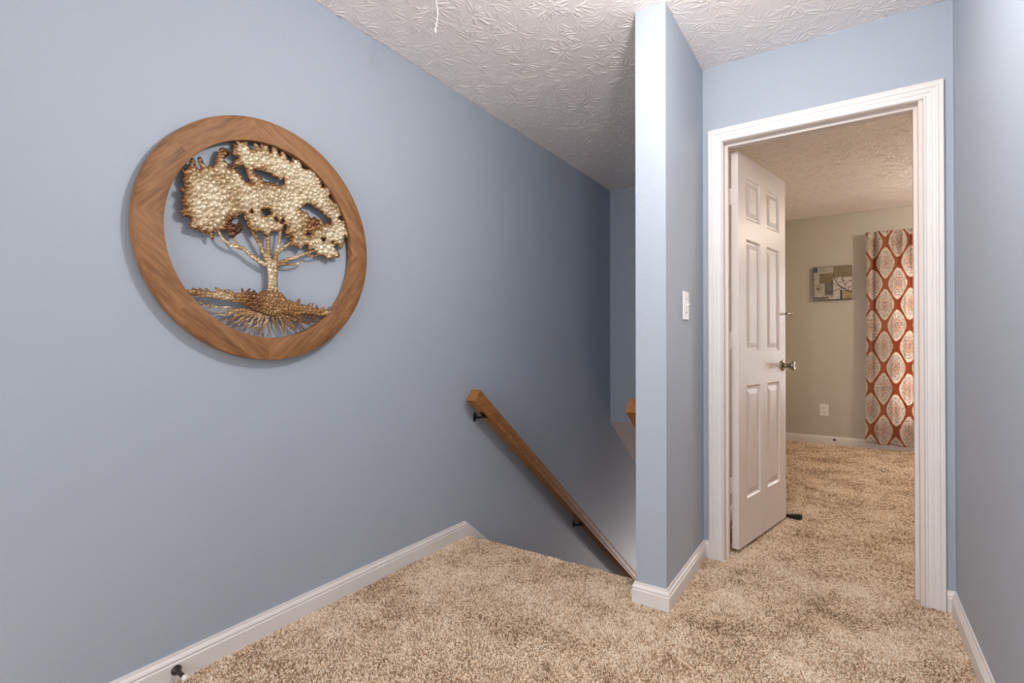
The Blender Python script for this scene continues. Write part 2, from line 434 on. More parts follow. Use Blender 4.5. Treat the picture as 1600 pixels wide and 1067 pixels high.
lathe(bm, [(.009,0),(.009,.003),(.006,.005)], 14, Matrix.Translation((-.006, DW, 1.241)) @ Matrix.Rotation(-PI/2, 4, 'X'))
bmobj('door_hook', bm, M['nickel'], door)['label'] = 'small metal hook on the free edge'

# ------------------------------------------------------------------ rubber wedge
bm = bmesh.new()
L, W = .125, .036
pts = [(0,0),(L,0),(L,.030),(L-.012,.031),(L-.02,.027),(0,.003)]
prism(bm, pts, -W/2, W/2, 'Y')
es = [e for e in bm.edges]; bmesh.ops.bevel(bm, geom=es, offset=.0012, segments=2, affect='EDGES')
for k in range(4):
    y = -W/2+.005+k*.0087
    box(bm, L-.0005, L+.0008, y, y+.003, .004, .026)
w = bmobj('door_wedge', bm, M['rubber']); w.location = (-.368, 3.528, -.002); w.rotation_euler = (0,0,math.radians(-13))
tag(w, 'black rubber door wedge lying on the carpet under the open white door', 'doorstop')

# ------------------------------------------------------------------ baseboard door stops
def stop(loc, rz, label):
    t = empty('door_stop', loc, rz)
    R = Matrix.Rotation(PI/2, 4, 'Y')
    bm = bmesh.new(); lathe(bm, [(.0005,0),(.0150,0),(.0150,.003),(.0125,.007),(.0085,.012),(.0072,.018),(.0068,.050),(.0075,.060),(.0001,.0605)], 24, R, cap=False); bmobj('stem', bm, M['bronze'], t)
    bm = bmesh.new(); lathe(bm, [(.0001,.059),(.0088,.059),(.0095,.063),(.0092,.068),(.0065,.073),(.0001,.074)], 24, R, cap=False); bmobj('bumper_tip', bm, M['white_tip'], t)['label'] = 'white rubber bumper tip'
    return tag(t, label, 'doorstop')
stop((XL+.0143, .733, .037), math.radians(-2), 'dark bronze door stop with a white tip on the hall baseboard')
s2 = stop((-.135, YB-.0143, .052), -PI/2, 'small dark door stop on the bedroom baseboard under the wall outlet')
for c in s2.children:
    if c.name.startswith('bumper'): c.data.materials.clear(); c.data.materials.append(M['rubber']); c['label'] = 'dark bumper tip'
s2.scale = (.55, .8, .8)

# ------------------------------------------------------------------ handrails
TA = math.atan(SL)
def handrail(xf, xb, y0, z0, length, brackets, xw, label):
    """xf is the face away from the wall, xb the face to the wall, (y0,z0) the top corner of the upper end"""
    root = empty('handrail', ((xf+xb)/2, y0, z0-.07))
    s = 1 if xf > xb else -1; W = abs(xf-xb); c = (xf+xb)/2; HH = .072
    half = [(.0,0),(W*.40,-.0005),(W*.47,-.003),(W*.5,-.008),(W*.5,-.013),(W*.465,-.018),(W*.445,-.026),(W*.44,-.034),(W*.455,-.042),(W*.49,-.047),(W*.5,-.050),(W*.5,-.055),(W*.47,-.059),(W*.45,-.062),(W*.45,-HH)]
    prof = half + [(-a, b) for a, b in half[::-1][:-1]]
    bm = bmesh.new(); A, B = [], []
    d = Vector((0, math.cos(TA), -math.sin(TA))); nrm = Vector((0, math.sin(TA), math.cos(TA)))
    p0 = Vector((c, y0, z0)) - Vector(root.location)
    A = [bm.verts.new(p0 + Vector((a,0,0)) + nrm*b) for a, b in prof]
    B = [bm.verts.new(p0 + d*length + Vector((a,0,0)) + nrm*b) for a, b in prof]
    n = len(prof); bm.faces.new(A); bm.faces.new(B[::-1])
    for i in range(n): bm.faces.new([A[i], B[i], B[(i+1)%n], A[(i+1)%n]])
    me = bmobj('rail', bm, M['rail'], root)
    # grain follows the rail
    for yb in brackets:
        t = (yb-y0)/d.y
        und = p0 + d*t - nrm*HH                # underside centre
        xwl = xw - root.location.x
        bm = bmesh.new(); q = Vector((xwl, und.y, und.z-.018))
        R = Matrix.Translation(q) @ Matrix.Rotation(s*PI/2, 4, 'Y')
        # wall plate: a narrow upright oval
        lathe(bm, [(.0001,0),(.016,0),(.016,.004),(.010,.008),(.0001,.009)], 18, R @ Matrix.Diagonal((1.7,.75,1,1)), cap=False)
        m = Vector((xwl + s*.030, q.y, q.z-.002)); e = Vector((0, und.y, und.z-.004))
        tube(bm, [q + Vector((s*.004,0,-.002)), m, m*.4+e*.6+Vector((0,0,-.004)), e + Vector((0,0,-.006))], [.0075,.0065,.0062,.0085], 10)
        # saddle under the rail
        cs = [bm.verts.new(e + Vector((dx,0,0)) + d*dy + nrm*dz) for dx,dy,dz in
              [(-.012,-.030,0),(.012,-.030,0),(.012,.030,0),(-.012,.030,0),(-.012,-.030,.004),(.012,-.030,.004),(.012,.030,.004),(-.012,.030,.004)]]
        for f in [(0,3,2,1),(4,5,6,7),(0,1,5,4),(1,2,6,5),(2,3,7,6),(3,0,4,7)]: bm.faces.new([cs[i] for i in f])
        bmobj('bracket', bm, M['black_iron'], root)['label'] = 'black metal bracket'
    return tag(root, label, 'handrail')
handrail(-1.67, -1.738, 2.192, .809, 3.9, (2.305, 3.54, 4.8), XL, 'long brown wooden handrail sloping down the left blue wall over the stairs')
handrail(-.830, -.764, 2.192, .812, 3.9, (2.45, 3.7, 4.9), XP0, 'orange-brown handrail end peeking out behind the narrow end of the partition')

# ------------------------------------------------------------------ light switch, outlet
sw = empty('light_switch', (XP1, 2.288, 1.228))
bm = bmesh.new(); box(bm, 0, .007, -.041, .041, -.0625, .0625, bev=.003); bmobj('cover_plate', bm, M['plastic'], sw)
bm = bmesh.new(); box(bm, .004, .0078, -.006, .006, -.013, .013); bmobj('switch_slot', bm, M['plastic'], sw)
bm = bmesh.new()
prism(bm, [(.005,-.006),(.019,.002),(.020,.008),(.017,.009),(.005,.004)], -.0045, .0045, 'Y'); bmobj('toggle', bm, M['plastic'], sw)
for dz in (-.03, .03):
    bm = bmesh.new(); lathe(bm, [(.0032,0),(.0025,.0012),(.0001,.0014)], 12, Matrix.Translation((.007,0,dz)) @ Matrix.Rotation(PI/2,4,'Y'), cap=False); bmobj('screw', bm, M['nickel'], sw)
tag(sw, 'white toggle light switch on the side of the blue partition', 'light switch')

ou = empty('wall_outlet', (-.2265, YB, .360))
bm = bmesh.new(); box(bm, -.040, .040, -.006, 0, -.062, .062, bev=.0025); bmobj('cover_plate', bm, M['plastic'], ou)
for dz in (-.022, .022):
    bm = bmesh.new(); lathe(bm, [(.0165,0),(.0165,.0022),(.015,.003),(.0001,.003)], 20, Matrix.Translation((0,-.006,dz)) @ Matrix.Rotation(PI/2,4,'X'), cap=False)
    soc = bmobj('socket', bm, M['plastic'], ou)
    bm = bmesh.new()
    for dx in (-.0065, .0065): box(bm, dx-.0013, dx+.0013, -.0098, -.0085, dz-.002, dz+.008)
    lathe(bm, [(.003,0),(.003,.001),(.0001,.001)], 10, Matrix.Translation((0,-.0088,dz-.009)) @ Matrix.Rotation(PI/2,4,'X'), cap=False)
    bmobj('slot', bm, M['slot'], soc)
tag(ou, 'white electrical outlet low on the greige bedroom wall', 'outlet')

# ------------------------------------------------------------------ pull cord
pc = empty('pull_cord', (-1.321, 1.45, 2.432))
bm = bmesh.new()
cp = [(.0,0,0), (.002,0,-.015), (.004,.001,-.05), (.010,.001,-.08), (.012,0,-.105), (.007,0,-.130), (.003,0,-.150), (0,0,-.160)]
tube(bm, [(a-.006, b, c) for a, b, c in cp], .0016, 8); bmobj('cord', bm, M['cord'], pc)
bm = bmesh.new(); lathe(bm, [(.0015,0),(.0030,-.004),(.0042,-.012),(.0046,-.017),(.0001,-.018)], 14, Matrix.Translation((-.006,0,-.152)), cap=False); bmobj('knob', bm, M['cord'], pc)
bm = bmesh.new(); lathe(bm, [(.006,0),(.005,-.002),(.0015,-.004)], 12, Matrix.Translation((-.006,0,0)), cap=True); bmobj('screw_eye', bm, M['nickel'], pc)
tag(pc, 'thin white pull cord with a small knob hanging from the textured ceiling', 'cord')

# ------------------------------------------------------------------ round tree wall art
RC = (1.032, 1.4284)      # centre on the wall (y, z)
XFR = -1.730              # front face
art = empty('wall_art', (XL, RC[0], RC[1]))
def ring_obj():
    ro, ri = .4285, .348; xf, xb = XFR-XL, .010
    prof = [(ro-.003, xf), (ro-.0008, xf-.001), (ro, xf-.004), (ro, xb), (ri, xb), (ri, xf-.003), (ri+.0008, xf-.0008), (ri+.003, xf), ((ro+ri)/2, xf)]
    seg = 192; verts, faces, uvs = [], [], []
    k = len(prof)
    for i in range(seg):
        a = 2*PI*i/seg
        for r, x in prof: verts.append((x, r*math.cos(a), r*math.sin(a)))
    seams = [math.radians(d) for d in (-2, 52, 100, 140, 176, 222, 268, 316, 358)]
    tilt = [.25, -.3, .15, -.35, .5, -.2, .35, -.3, .2]
    me = bpy.data.meshes.new('ring_frame')
    for i in range(seg):
        j = (i+1) % seg
        am = 2*PI*(i+.5)/seg; s = max(q for q in range(len(seams)-1) if seams[q] <= am); mid = (seams[s]+seams[s+1])/2 + tilt[s]
        for q in range(k):
            q2 = (q+1) % k
            f = [i*k+q, j*k+q, j*k+q2, i*k+q2]; faces.append(f)
            for vi in f:
                x, y, z = verts[vi]
                u = -y*math.sin(mid)+z*math.cos(mid); v = y*math.cos(mid)+z*math.sin(mid)+x*.8
                uvs.append((u+s*1.7, v+s*.9))
    me.from_pydata(verts, [], faces); uvl = me.uv_layers.new(name='UVMap')
    for i, l in enumerate(me.loops): uvl.data[i].uv = uvs[i]
    o = link('ring_frame', me, [M['ring']], art); o['label'] = 'brown grained wooden ring'
    bm = bmesh.new(); bm.from_mesh(me); bmesh.ops.recalc_face_normals(bm, faces=bm.faces); bm.to_mesh(me); bm.free()
    me.polygons.foreach_set('use_smooth', [True]*len(me.polygons)); me.set_sharp_from_angle(angle=math.radians(40))
    return o
ring_obj()

# the tree, drawn in picture-detail units and carried to the wall plane
CF, CYW, CPI = 788., .5898, .0064
XT = -1.742               # plane of the metal
def to_wall(px, py):
    a = (px-800)/CF; b = (533.5-py)/CF
    w = math.cos(CPI)-b*math.sin(CPI); z = math.sin(CPI)+b*math.cos(CPI)
    dx, dy = a*math.cos(CYW)-w*math.sin(CYW), a*math.sin(CYW)+w*math.cos(CYW)
    t = XT/dx; return (t*dy-RC[0], HC+t*z-RC[1])
gA = lambda x, y: (260+x/5.93, 200+y/5.93)
gB = lambda x, y: (400+x/4.64, 200+y/4.64)
gG = lambda x, y: (190+x/2.541, 160+y/2.541)
def TA_(L, g): return [to_wall(*g(x, y)) for x, y in L]
crown = TA_([(150,385),(175,375),(200,350),(215,300),(240,272),(268,300),(272,350),(300,385),(322,375),(300,340),(286,300),(290,272),(318,265),(338,300),(348,335),(380,362),(400,345),(430,358),(450,330),(462,280),(470,240),(490,190),(520,176),(550,190),(565,212),(602,215),(580,250),(556,268),(535,295),(560,322),(582,340),(588,372),(608,345),(612,308),(650,285),(665,272),(640,265),(605,235),(622,205),(628,170),(606,148),(655,155),(632,118),(700,128),(747,118),(757,168),(788,200),(822,205),(803,150),(820,133),(860,163),(895,143),(930,152)], gA) \
 + TA_([(20,120),(60,108),(88,125),(97,175),(106,175),(113,130),(152,135),(162,188),(173,195),(176,167),(203,168),(217,205),(240,240),(264,247),(256,213),(290,222),(325,250),(335,292),(370,300),(402,290),(425,320),(458,355),(475,400),(478,430),(512,423),(545,450),(572,492),(528,483),(528,500),(560,530),(590,550),(615,580),(627,620),(600,650),(612,672),(640,665),(665,700),(672,740),(688,780),(682,812),(642,783),(635,830),(625,868),(606,882),(598,850),(575,842),(568,868),(600,900),(606,938),(580,942),(555,935),(540,957),(515,945),(490,928),(450,922),(430,895),(402,880),(385,892),(372,850),(345,850),(322,887),(300,862),(268,852),(240,860),(255,820),(235,805),(265,788),(215,772),(208,745),(190,742),(150,752),(112,750),(100,785),(80,792),(55,772),(25,745),(0,760)], gB) \
 + TA_([(880,1000),(850,980),(810,962),(780,950),(752,922),(735,890),(735,840),(722,800),(680,805),(660,840),(612,855),(600,880),(640,892),(682,868),(702,920),(690,970),(650,990),(620,1022),(590,1012),(572,980),(560,940),(540,962),(500,950),(465,960),(437,968),(440,1032),(408,1030),(395,985),(350,965),(310,968),(290,940),(250,940),(205,922),(213,880),(235,850),(185,820),(160,827),(128,790),(133,745),(162,725),(128,690),(140,650),(160,610),(118,588),(128,540),(165,552),(163,510),(140,470),(160,430),(138,402)], gA)
holes = [TA_([(525,268),(560,272),(600,292),(630,312),(642,300),(646,322),(625,330),(595,318),(565,312),(548,290),(530,288)], gG),
 TA_([(447,262),(482,253),(490,262),(498,290),(512,320),(490,315),(478,295),(462,275)], gG),
 TA_([(705,428),(728,408),(735,402),(760,412),(785,428),(808,448),(828,468),(832,485),(812,475),(805,482),(790,462),(778,466),(765,452),(750,460),(735,435)], gG),
 TA_([(45,592),(92,588),(108,622),(82,635),(38,640)], gB), TA_([(135,645),(150,645),(166,678),(150,680)], gB),
 TA_([(193,652),(207,670),(190,697),(178,688)], gB), TA_([(203,702),(219,708),(216,742),(198,740)], gB),
 TA_([(370,758),(400,765),(388,776),(367,775)], gB), TA_([(473,800),(503,798),(502,822),(478,818)], gB),
 TA_([(546,822),(560,822),(556,840)], gB), TA_([(785,752),(805,775),(782,792)], gA), TA_([(860,160),(868,200),(876,160)], gA)]
def ST(L): return [(to_wall(*gG(x, y)), w*.00088) for x, y, w in L]
trunk_s = [ST([(597,790,74),(597,770,60),(598,740,44),(598,700,40),(598,660,46)]),
 ST([(585,650,24),(560,640,20),(520,615,17),(480,580,15),(430,565,14),(400,545,11),(385,515,10),(378,490,9)]),
 ST([(465,570,8),(445,545,7),(430,515,7)]),
 ST([(590,645,24),(570,610,20),(550,570,17),(525,525,14),(505,490,11),(490,455,9)]),
 ST([(592,640,24),(580,590,20),(580,540,19),(582,505,16)]),
 ST([(606,640,20),(615,590,15),(627,540,11),(630,500,9),(632,465,8)]),
 ST([(617,597,15),(648,572,13),(682,550,12),(705,540,11)]),
 ST([(615,645,24),(650,628,17),(690,615,13),(730,600,11),(760,590,9),(792,592,8)]),
 ST([(640,642,8),(675,646,8),(712,637,8),(722,628,5)]), ST([(728,604,8),(755,612,7),(780,606,7),(800,600,7)]),
 ST([(648,535,6),(665,532,5),(690,545,6)])]
ground = TA_([(255,744),(300,742),(340,750),(400,750),(450,757),(500,750),(540,757),(560,745),(632,755),(650,782),(680,792),(720,803),(770,815),(820,825),(842,828),(826,852),(770,847),(720,840),(690,850),(640,838),(600,850),(560,838),(520,825),(470,797),(420,787),(360,778),(300,770),(270,766)], gG)
blades = []
bl = [(300,745,-30,5),(330,745,-22,5),(352,752,20,-34,7),(400,752,-38,16,6),(380,752,-30,14,6),(420,756,-26,10,6)]
for x, y, dx, dy, w in [(292,746,-14,-9,7),(320,748,-16,-10,7),(345,750,-16,-12,7),(400,752,-32,-16,8),(440,757,-22,-14,7),(480,755,-6,-18,6),(492,754,18,-16,6),(505,756,18,-6,5),(415,755,-12,-14,6),
   (650,785,-10,-18,6),(690,797,14,-18,6),(700,800,8,-16,5),(735,808,16,-12,5),(750,812,10,-16,5),(775,816,-6,-12,5),(790,820,14,-8,5),(812,824,12,-12,5),(825,828,10,-8,5),(530,756,-10,-12,5),(680,795,-14,-10,5)]:
    blades.append(ST([(x,y,w),(x+dx*.6,y+dy*.6,w*1.2),(x+dx,y+dy,w*.5)]))
rr = random.Random(5)
roots = []
ends = [(296,796,5),(362,832,0),(385,848,0),(398,872,0),(432,886,0),(452,896,0),(482,908,0),(512,928,0),(540,922,0),(562,938,0),(580,930,0),(612,908,0),(640,924,0),(668,932,0),(700,918,0),(718,925,0),(738,906,0),(748,884,0),(772,884,0),(790,868,0),(806,858,0),(700,880,0),(660,890,0),(530,880,0),(470,860,0),(420,835,0),(604,880,0),(822,848,0),(500,895,0)]
for ex, ey, _ in ends:
    sx = 588 + (ex-588)*.12; sy = 826
    L = math.hypot(ex-sx, ey-sy); nx, ny = -(ey-sy)/L, (ex-sx)/L; n = max(6, int(L/10)); ph = rr.random()*6; am = rr.uniform(7, 14)
    pts = []
    for k in range(n+1):
        t = k/n; o = math.sin(t*L/rr.uniform(10.5,11.5)+ph)*am*t**.7*(.55 if k < n else .3)
        # roots leave sideways and then turn down
        bx = sx+(ex-sx)*t**.8; by = sy+(ey-sy)*t**1.25
        pts.append((bx+nx*o, by+ny*o, 8*(1-t)+4.2*t))
    roots.append(ST(pts))
    if L > 110:
        k = n//2; x, y, w = pts[k]; s = 1 if rr.random() > .5 else -1
        roots.append(ST([(x,y,5),(x+(ex-sx)*.12+nx*8*s,y+(ey-sy)*.12+ny*8*s,4.5),(x+(ex-sx)*.2+nx*6*s,y+(ey-sy)*.22+ny*6*s,4.2),(x+(ex-sx)*.26+nx*16*s,y+(ey-sy)*.3+ny*16*s,4)]))

def pip(P, poly):
    x, y = P; ins = np.zeros(x.shape, bool); n = len(poly)
    for i in range(n):
        x0, y0 = poly[i]; x1, y1 = poly[(i+1)%n]
        if y0 == y1: continue
        c = ((y0 > y) != (y1 > y)) & (x < (x1-x0)*(y-y0)/(y1-y0)+x0); ins ^= c
    return ins
def stroke_mask(X, Y, strokes):
    m = np.zeros(X.shape, bool)
    for st in strokes:
        for (p, w0), (q, w1) in zip(st, st[1:]):
            dx, dy = q[0]-p[0], q[1]-p[1]; L2 = dx*dx+dy*dy+1e-12
            lo, hi = min(p[0],q[0])-w0-w1, max(p[0],q[0])+w0+w1; l2, h2 = min(p[1],q[1])-w0-w1, max(p[1],q[1])+w0+w1
            sel = (X > lo) & (X < hi) & (Y > l2) & (Y < h2)
            xs, ys = X[sel], Y[sel]; t = np.clip(((xs-p[0])*dx+(ys-p[1])*dy)/L2, 0, 1)
            d = np.hypot(xs-p[0]-t*dx, ys-p[1]-t*dy); m[sel] |= d < (w0+(w1-w0)*t)/2
    return m
RES = .0014
gy = np.arange(-.36, .36, RES); GX, GY = np.meshgrid(gy, gy, indexing='ij')
CX_, CY_ = GX+RES/2, GY+RES/2
disc = np.hypot(CX_, CY_) < .3495
m_crown = pip((CX_, CY_), crown)
for h_ in holes: m_crown &= ~pip((CX_, CY_), h_)
m_trunk = stroke_mask(CX_, CY_, trunk_s) & ~m_crown
m_ground = (pip((CX_, CY_), ground) | stroke_mask(CX_, CY_, blades)) & ~m_crown
m_trunk &= ~m_ground
m_roots = stroke_mask(CX_, CY_, roots) & ~m_ground
def domes(X, Y, spacing, seed):
    """height of hammered scales: jittered seeds, nearest one by cell search"""
    r = np.random.default_rng(seed); n = int(1.0/spacing)+4
    jx = r.uniform(.12,.88,(n,n)); jy = r.uniform(.12,.88,(n,n)); big = r.uniform(.75,1.25,(n,n))
    ix = np.floor((X+.5)/spacing).astype(int); iy = np.floor((Y+.5)/spacing).astype(int)
    f1 = np.full(X.shape, 9.); f2 = np.full(X.shape, 9.)
    for a in (-1,0,1):
        for b in (-1,0,1):
            cx, cy = np.clip(ix+a,0,n-1), np.clip(iy+b,0,n-1)
            d = np.hypot((cx+jx[cx,cy])*spacing-.5-X, (cy+jy[cx,cy])*spacing-.5-Y)*big[cx,cy]/spacing
            f2 = np.where(d < f1, f1, np.minimum(f2, d)); f1 = np.minimum(f1, d)
    return np.clip(1-(f1*1.35)**2, 0, 1)*np.clip((f2-f1)*5, .35, 1)
def boundary_dist(mask, steps):
    d = np.zeros(mask.shape); cur = mask.copy()
    for k in range(steps):
        e = cur.copy(); e[1:] &= cur[:-1]; e[:-1] &= cur[1:]; e[:,1:] &= cur[:,:-1]; e[:,:-1] &= cur[:,1:]
        d += e; cur = e
    return d*RES
def relief(name, mask, spacing, amp, bulge, patina0, seed, label=None, x_off=0.):
    mask = mask & disc
    bd = boundary_dist(mask, 24)
    nx, ny = mask.shape
    vm = np.zeros((nx+1, ny+1), bool); vm[:-1,:-1] |= mask; vm[1:,:-1] |= mask; vm[:-1,1:] |= mask; vm[1:,1:] |= mask
    vi = np.full(vm.shape, -1); vi[vm] = np.arange(vm.sum())
    ii, jj = np.nonzero(vm); Y = gy[0]+ii*RES; Z = gy[0]+jj*RES
    ci, cj = np.nonzero(mask)
    q = np.stack([vi[ci,cj], vi[ci+1,cj], vi[ci+1,cj+1], vi[ci,cj+1]], 1)
    # smooth the outline: average boundary vertices with their boundary neighbours
    from collections import Counter
    ed = np.concatenate([q[:,[0,1]], q[:,[1,2]], q[:,[2,3]], q[:,[3,0]]]); key = np.sort(ed,1); kk = key[:,0].astype(np.int64)*10**7+key[:,1]
    u, inv, cnt = np.unique(kk, return_inverse=True, return_counts=True); be = ed[cnt[inv] == 1]
    P = np.stack([Y, Z], 1)
    for it in range(4):
        acc = np.zeros_like(P); c = np.zeros(len(P))
        for a, b in ((0,1),(1,0)):
            np.add.at(acc, be[:,a], P[be[:,b]]); np.add.at(c, be[:,a], 1)
        s = c > 0; P[s] = .45*P[s] + .55*acc[s]/c[s][:,None]
    Y, Z = P[:,0], P[:,1]
    dm = domes(Y, Z, spacing, seed)
    bdv = bd[np.clip(ii,0,nx-1), np.clip(jj,0,ny-1)]
    edge = np.clip(bdv/.006, 0, 1)
    X = XT-XL + x_off + amp*dm*(.35+.65*edge) + bulge(Y, Z)*np.clip(bdv/.03,0,1)
    n = len(X); verts = np.zeros((2*n,3)); verts[:n] = np.stack([X, Y, Z],1); verts[n:] = np.stack([X-.0022, Y, Z],1)
    side = np.stack([be[:,1], be[:,0], be[:,0]+n, be[:,1]+n],1)
    faces = np.concatenate([q, q[:,::-1]+n, side])
    me = bpy.data.meshes.new(name); me.vertices.add(2*n); me.vertices.foreach_set('co', verts.ravel())
    me.loops.add(faces.size); me.loops.foreach_set('vertex_index', faces.ravel().astype(np.int32))
    me.polygons.add(len(faces)); me.polygons.foreach_set('loop_start', np.arange(0, faces.size, 4, dtype=np.int32))
    me.update(calc_edges=True); me.validate()
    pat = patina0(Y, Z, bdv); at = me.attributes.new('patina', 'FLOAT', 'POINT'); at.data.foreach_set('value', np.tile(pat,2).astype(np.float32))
    me.polygons.foreach_set('use_smooth', [True]*len(me.polygons)); me.set_sharp_from_angle(angle=math.radians(75))
    o = link(name, me, [M['leaf']], art)
    if label: o['label'] = label
    return o
c0 = to_wall(330, 300)
def bul(Y, Z): return .012*np.exp(-((Y-c0[0])**2+(Z-c0[1])**2)/.012) + .004*np.sin(Y*23)*np.cos(Z*19)
bz = to_wall(357, 240); bz2 = to_wall(492, 352); bz3 = to_wall(367, 358); bz4 = to_wall(415,290)
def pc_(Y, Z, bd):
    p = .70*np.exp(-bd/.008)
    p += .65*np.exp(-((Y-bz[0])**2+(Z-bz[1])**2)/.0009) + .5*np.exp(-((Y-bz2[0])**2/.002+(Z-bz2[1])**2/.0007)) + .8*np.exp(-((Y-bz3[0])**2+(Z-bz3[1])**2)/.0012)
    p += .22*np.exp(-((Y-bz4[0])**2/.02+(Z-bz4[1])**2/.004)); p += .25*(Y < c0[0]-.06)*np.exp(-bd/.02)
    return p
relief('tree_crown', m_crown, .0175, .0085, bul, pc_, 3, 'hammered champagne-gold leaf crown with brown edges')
relief('tree_trunk', m_trunk, .0125, .0045, lambda Y,Z: 0*Y, lambda Y,Z,b: .18+.35*np.exp(-b/.003), 4, x_off=.003)
gcx = to_wall(*gG(560,800))
relief('grass_band', m_ground, .0120, .0050, lambda Y,Z: 0*Y+.004, lambda Y,Z,b: .30+.3*np.exp(-b/.003)+.3*np.exp(-((Y-gcx[0]+.03)**2)/.006), 5, 'band of brown-gold metal grass', x_off=.004)
relief('tree_roots', m_roots, .0085, .0028, lambda Y,Z: 0*Y, lambda Y,Z,b: .42+.1*np.exp(-b/.002), 6)
tag(art, 'round wall art, gold metal tree in a brown wooden ring on the blue wall', 'wall art')

# ------------------------------------------------------------------ canvas picture in the bedroom
pic = empty('canvas_picture', (-.1475, YB, 1.706))
PW, PH = .172, .176
bm = bmesh.new(); box(bm, -PW, PW, -.034, 0, -PH, PH, bev=.002)
bmobj('canvas', bm, plain('canvas_dark_edge', (.05,.042,.036), .7), pic)
pcols = [(.40,.36,.30),(.23,.19,.11),(.10,.085,.10),(.20,.165,.09),(.155,.145,.135),(.52,.47,.43),(.34,.28,.17),(.03,.024,.02),(.46,.42,.35),(.12,.11,.09),(.58,.53,.49)]
pm = []
for i, c in enumerate(pcols):
    t = NT('print_ink'); co = t.coord(); f = t.noise(co, 26, 4, .65)
    pm.append(t.set(t.ramp(f, [(.3, tuple(x*.75 for x in c)), (.7, tuple(x*1.15 for x in c))]), .7))
bm = bmesh.new(); layer = [0]
def rect(u0, v0, u1, v1, mi):   # u,v from the top left, 0..1
    layer[0] += 1; y = -.0342-layer[0]*.00006
    x0, x1 = -PW+2*PW*u0, -PW+2*PW*u1; z0, z1 = PH-2*PH*v0, PH-2*PH*v1
    f = bm.faces.new([bm.verts.new(p) for p in [(x0,y,z0),(x0,y,z1),(x1,y,z1),(x1,y,z0)]]); f.material_index = mi
def line(pts, w, mi):
    layer[0] += 1; y = -.0342-layer[0]*.00006
    for (u0,v0),(u1,v1) in zip(pts, pts[1:]):
        a = Vector((-PW+2*PW*u0, PH-2*PH*v0)); b = Vector((-PW+2*PW*u1, PH-2*PH*v1)); d = (b-a).normalized()*w*.3; nn = Vector((-d.y, d.x)).normalized()*w/2
        q = [a-d+nn, a-d-nn, b+d-nn, b+d+nn]; f = bm.faces.new([bm.verts.new((p.x, y, p.y)) for p in q]); f.material_index = mi
def dot(u, v, r, mi):
    layer[0] += 1; y = -.0342-layer[0]*.00006; c = Vector((-PW+2*PW*u, PH-2*PH*v))
    f = bm.faces.new([bm.verts.new((c.x+r*math.cos(-a*PI/5), y, c.y+r*math.sin(-a*PI/5))) for a in range(10)]); f.material_index = mi
rect(.01,.01,.99,.985,0); rect(.01,.01,.11,.16,2); rect(.13,.02,.52,.22,8); rect(.16,.20,.52,.50,3); rect(.02,.18,.15,.86,8)
rect(.52,.01,.99,.34,1); rect(.52,.34,.99,.72,10); rect(.30,.50,.52,.86,4); rect(.15,.50,.30,.86,8); rect(.52,.72,.70,.985,10)
rect(.75,.72,.99,.985,6); rect(.70,.72,.745,.985,7); rect(.42,.92,.70,.985,10); rect(.02,.88,.43,.985,5)
for v in (.08,.13): line([(.16,v),(.22,v-.02),(.30,v+.01),(.38,v-.015)], .0035, 9)
line([(.36,.10),(.50,.30)], .003, 8); line([(.17,.33),(.35,.30),(.52,.27)], .008, 1)
line([(.30,.50),(.42,.38),(.52,.42)], .005, 1)
# leaf
line([(.07,.66),(.09,.58),(.14,.54),(.19,.56),(.215,.62),(.205,.70),(.16,.76)], .005, 9); dot(.13,.66,.016,3)
# branch
line([(.99,.80),(.86,.74),(.76,.67),(.68,.60),(.62,.50),(.55,.36)], .0075, 7); line([(.76,.67),(.64,.70),(.52,.74),(.44,.77)], .0055, 7)
line([(.68,.60),(.60,.57),(.52,.50)], .004, 7); line([(.84,.72),(.78,.66),(.70,.60)], .004, 7)
line([(.84,.72),(.82,.58),(.78,.46),(.74,.40)], .005, 7); line([(.82,.58),(.88,.48),(.96,.46)], .0045, 7); line([(.78,.46),(.72,.47)], .004, 7)
line([(.90,.75),(.90,.68),(.93,.64)], .004, 7); line([(.44,.77),(.36,.83),(.32,.86)], .004, 9); line([(.44,.70),(.50,.68),(.52,.74)], .003, 9)
for u, v in ((.55,.36),(.53,.29),(.62,.37),(.49,.49),(.74,.40),(.69,.48),(.80,.44),(.96,.46),(.93,.64),(.43,.78),(.77,.36)): dot(u, v, .0062, 7)
# scribbled lettering band along the lower edge
q = random.Random(3)
for k in range(13):
    u = .035+k*.029
    line([(u,.965),(u+q.uniform(-.004,.008),.905),(u+.016,.91+q.uniform(0,.03)),(u+.014,.965)], .0035, 9)
bmobj('print', bm, pm, pic, recalc=False)
tag(pic, 'square canvas picture of a dark twig over beige and olive blocks on the greige wall', 'picture')

# ------------------------------------------------------------------ bedroom window, blind, curtain
win = struct(empty('window_1', ((CWX0+CWX1)/2, YB, CWZ0)))
def local(parent, boxes, name, mat, bev=0):
    bm = bmesh.new(); L = parent.location
    for b in boxes: box(bm, b[0]-L.x, b[1]-L.x, b[2]-L.y, b[3]-L.y, b[4]-L.z, b[5]-L.z, bev=bev)
    return bmobj(name, bm, mat, parent)
zm = (CWZ0+CWZ1)/2
local(win, [(CWX0, CWX0+.05, YB+.04, YB+.10, CWZ0, CWZ1), (CWX1-.05, CWX1, YB+.04, YB+.10, CWZ0, CWZ1), (CWX0+.05, CWX1-.05, YB+.04, YB+.10, CWZ0, CWZ0+.05),
            (CWX0+.05, CWX1-.05, YB+.04, YB+.10, CWZ1-.05, CWZ1), (CWX0+.05, CWX1-.05, YB+.05, YB+.09, zm-.02, zm+.02)], 'window_frame', M['trim'])
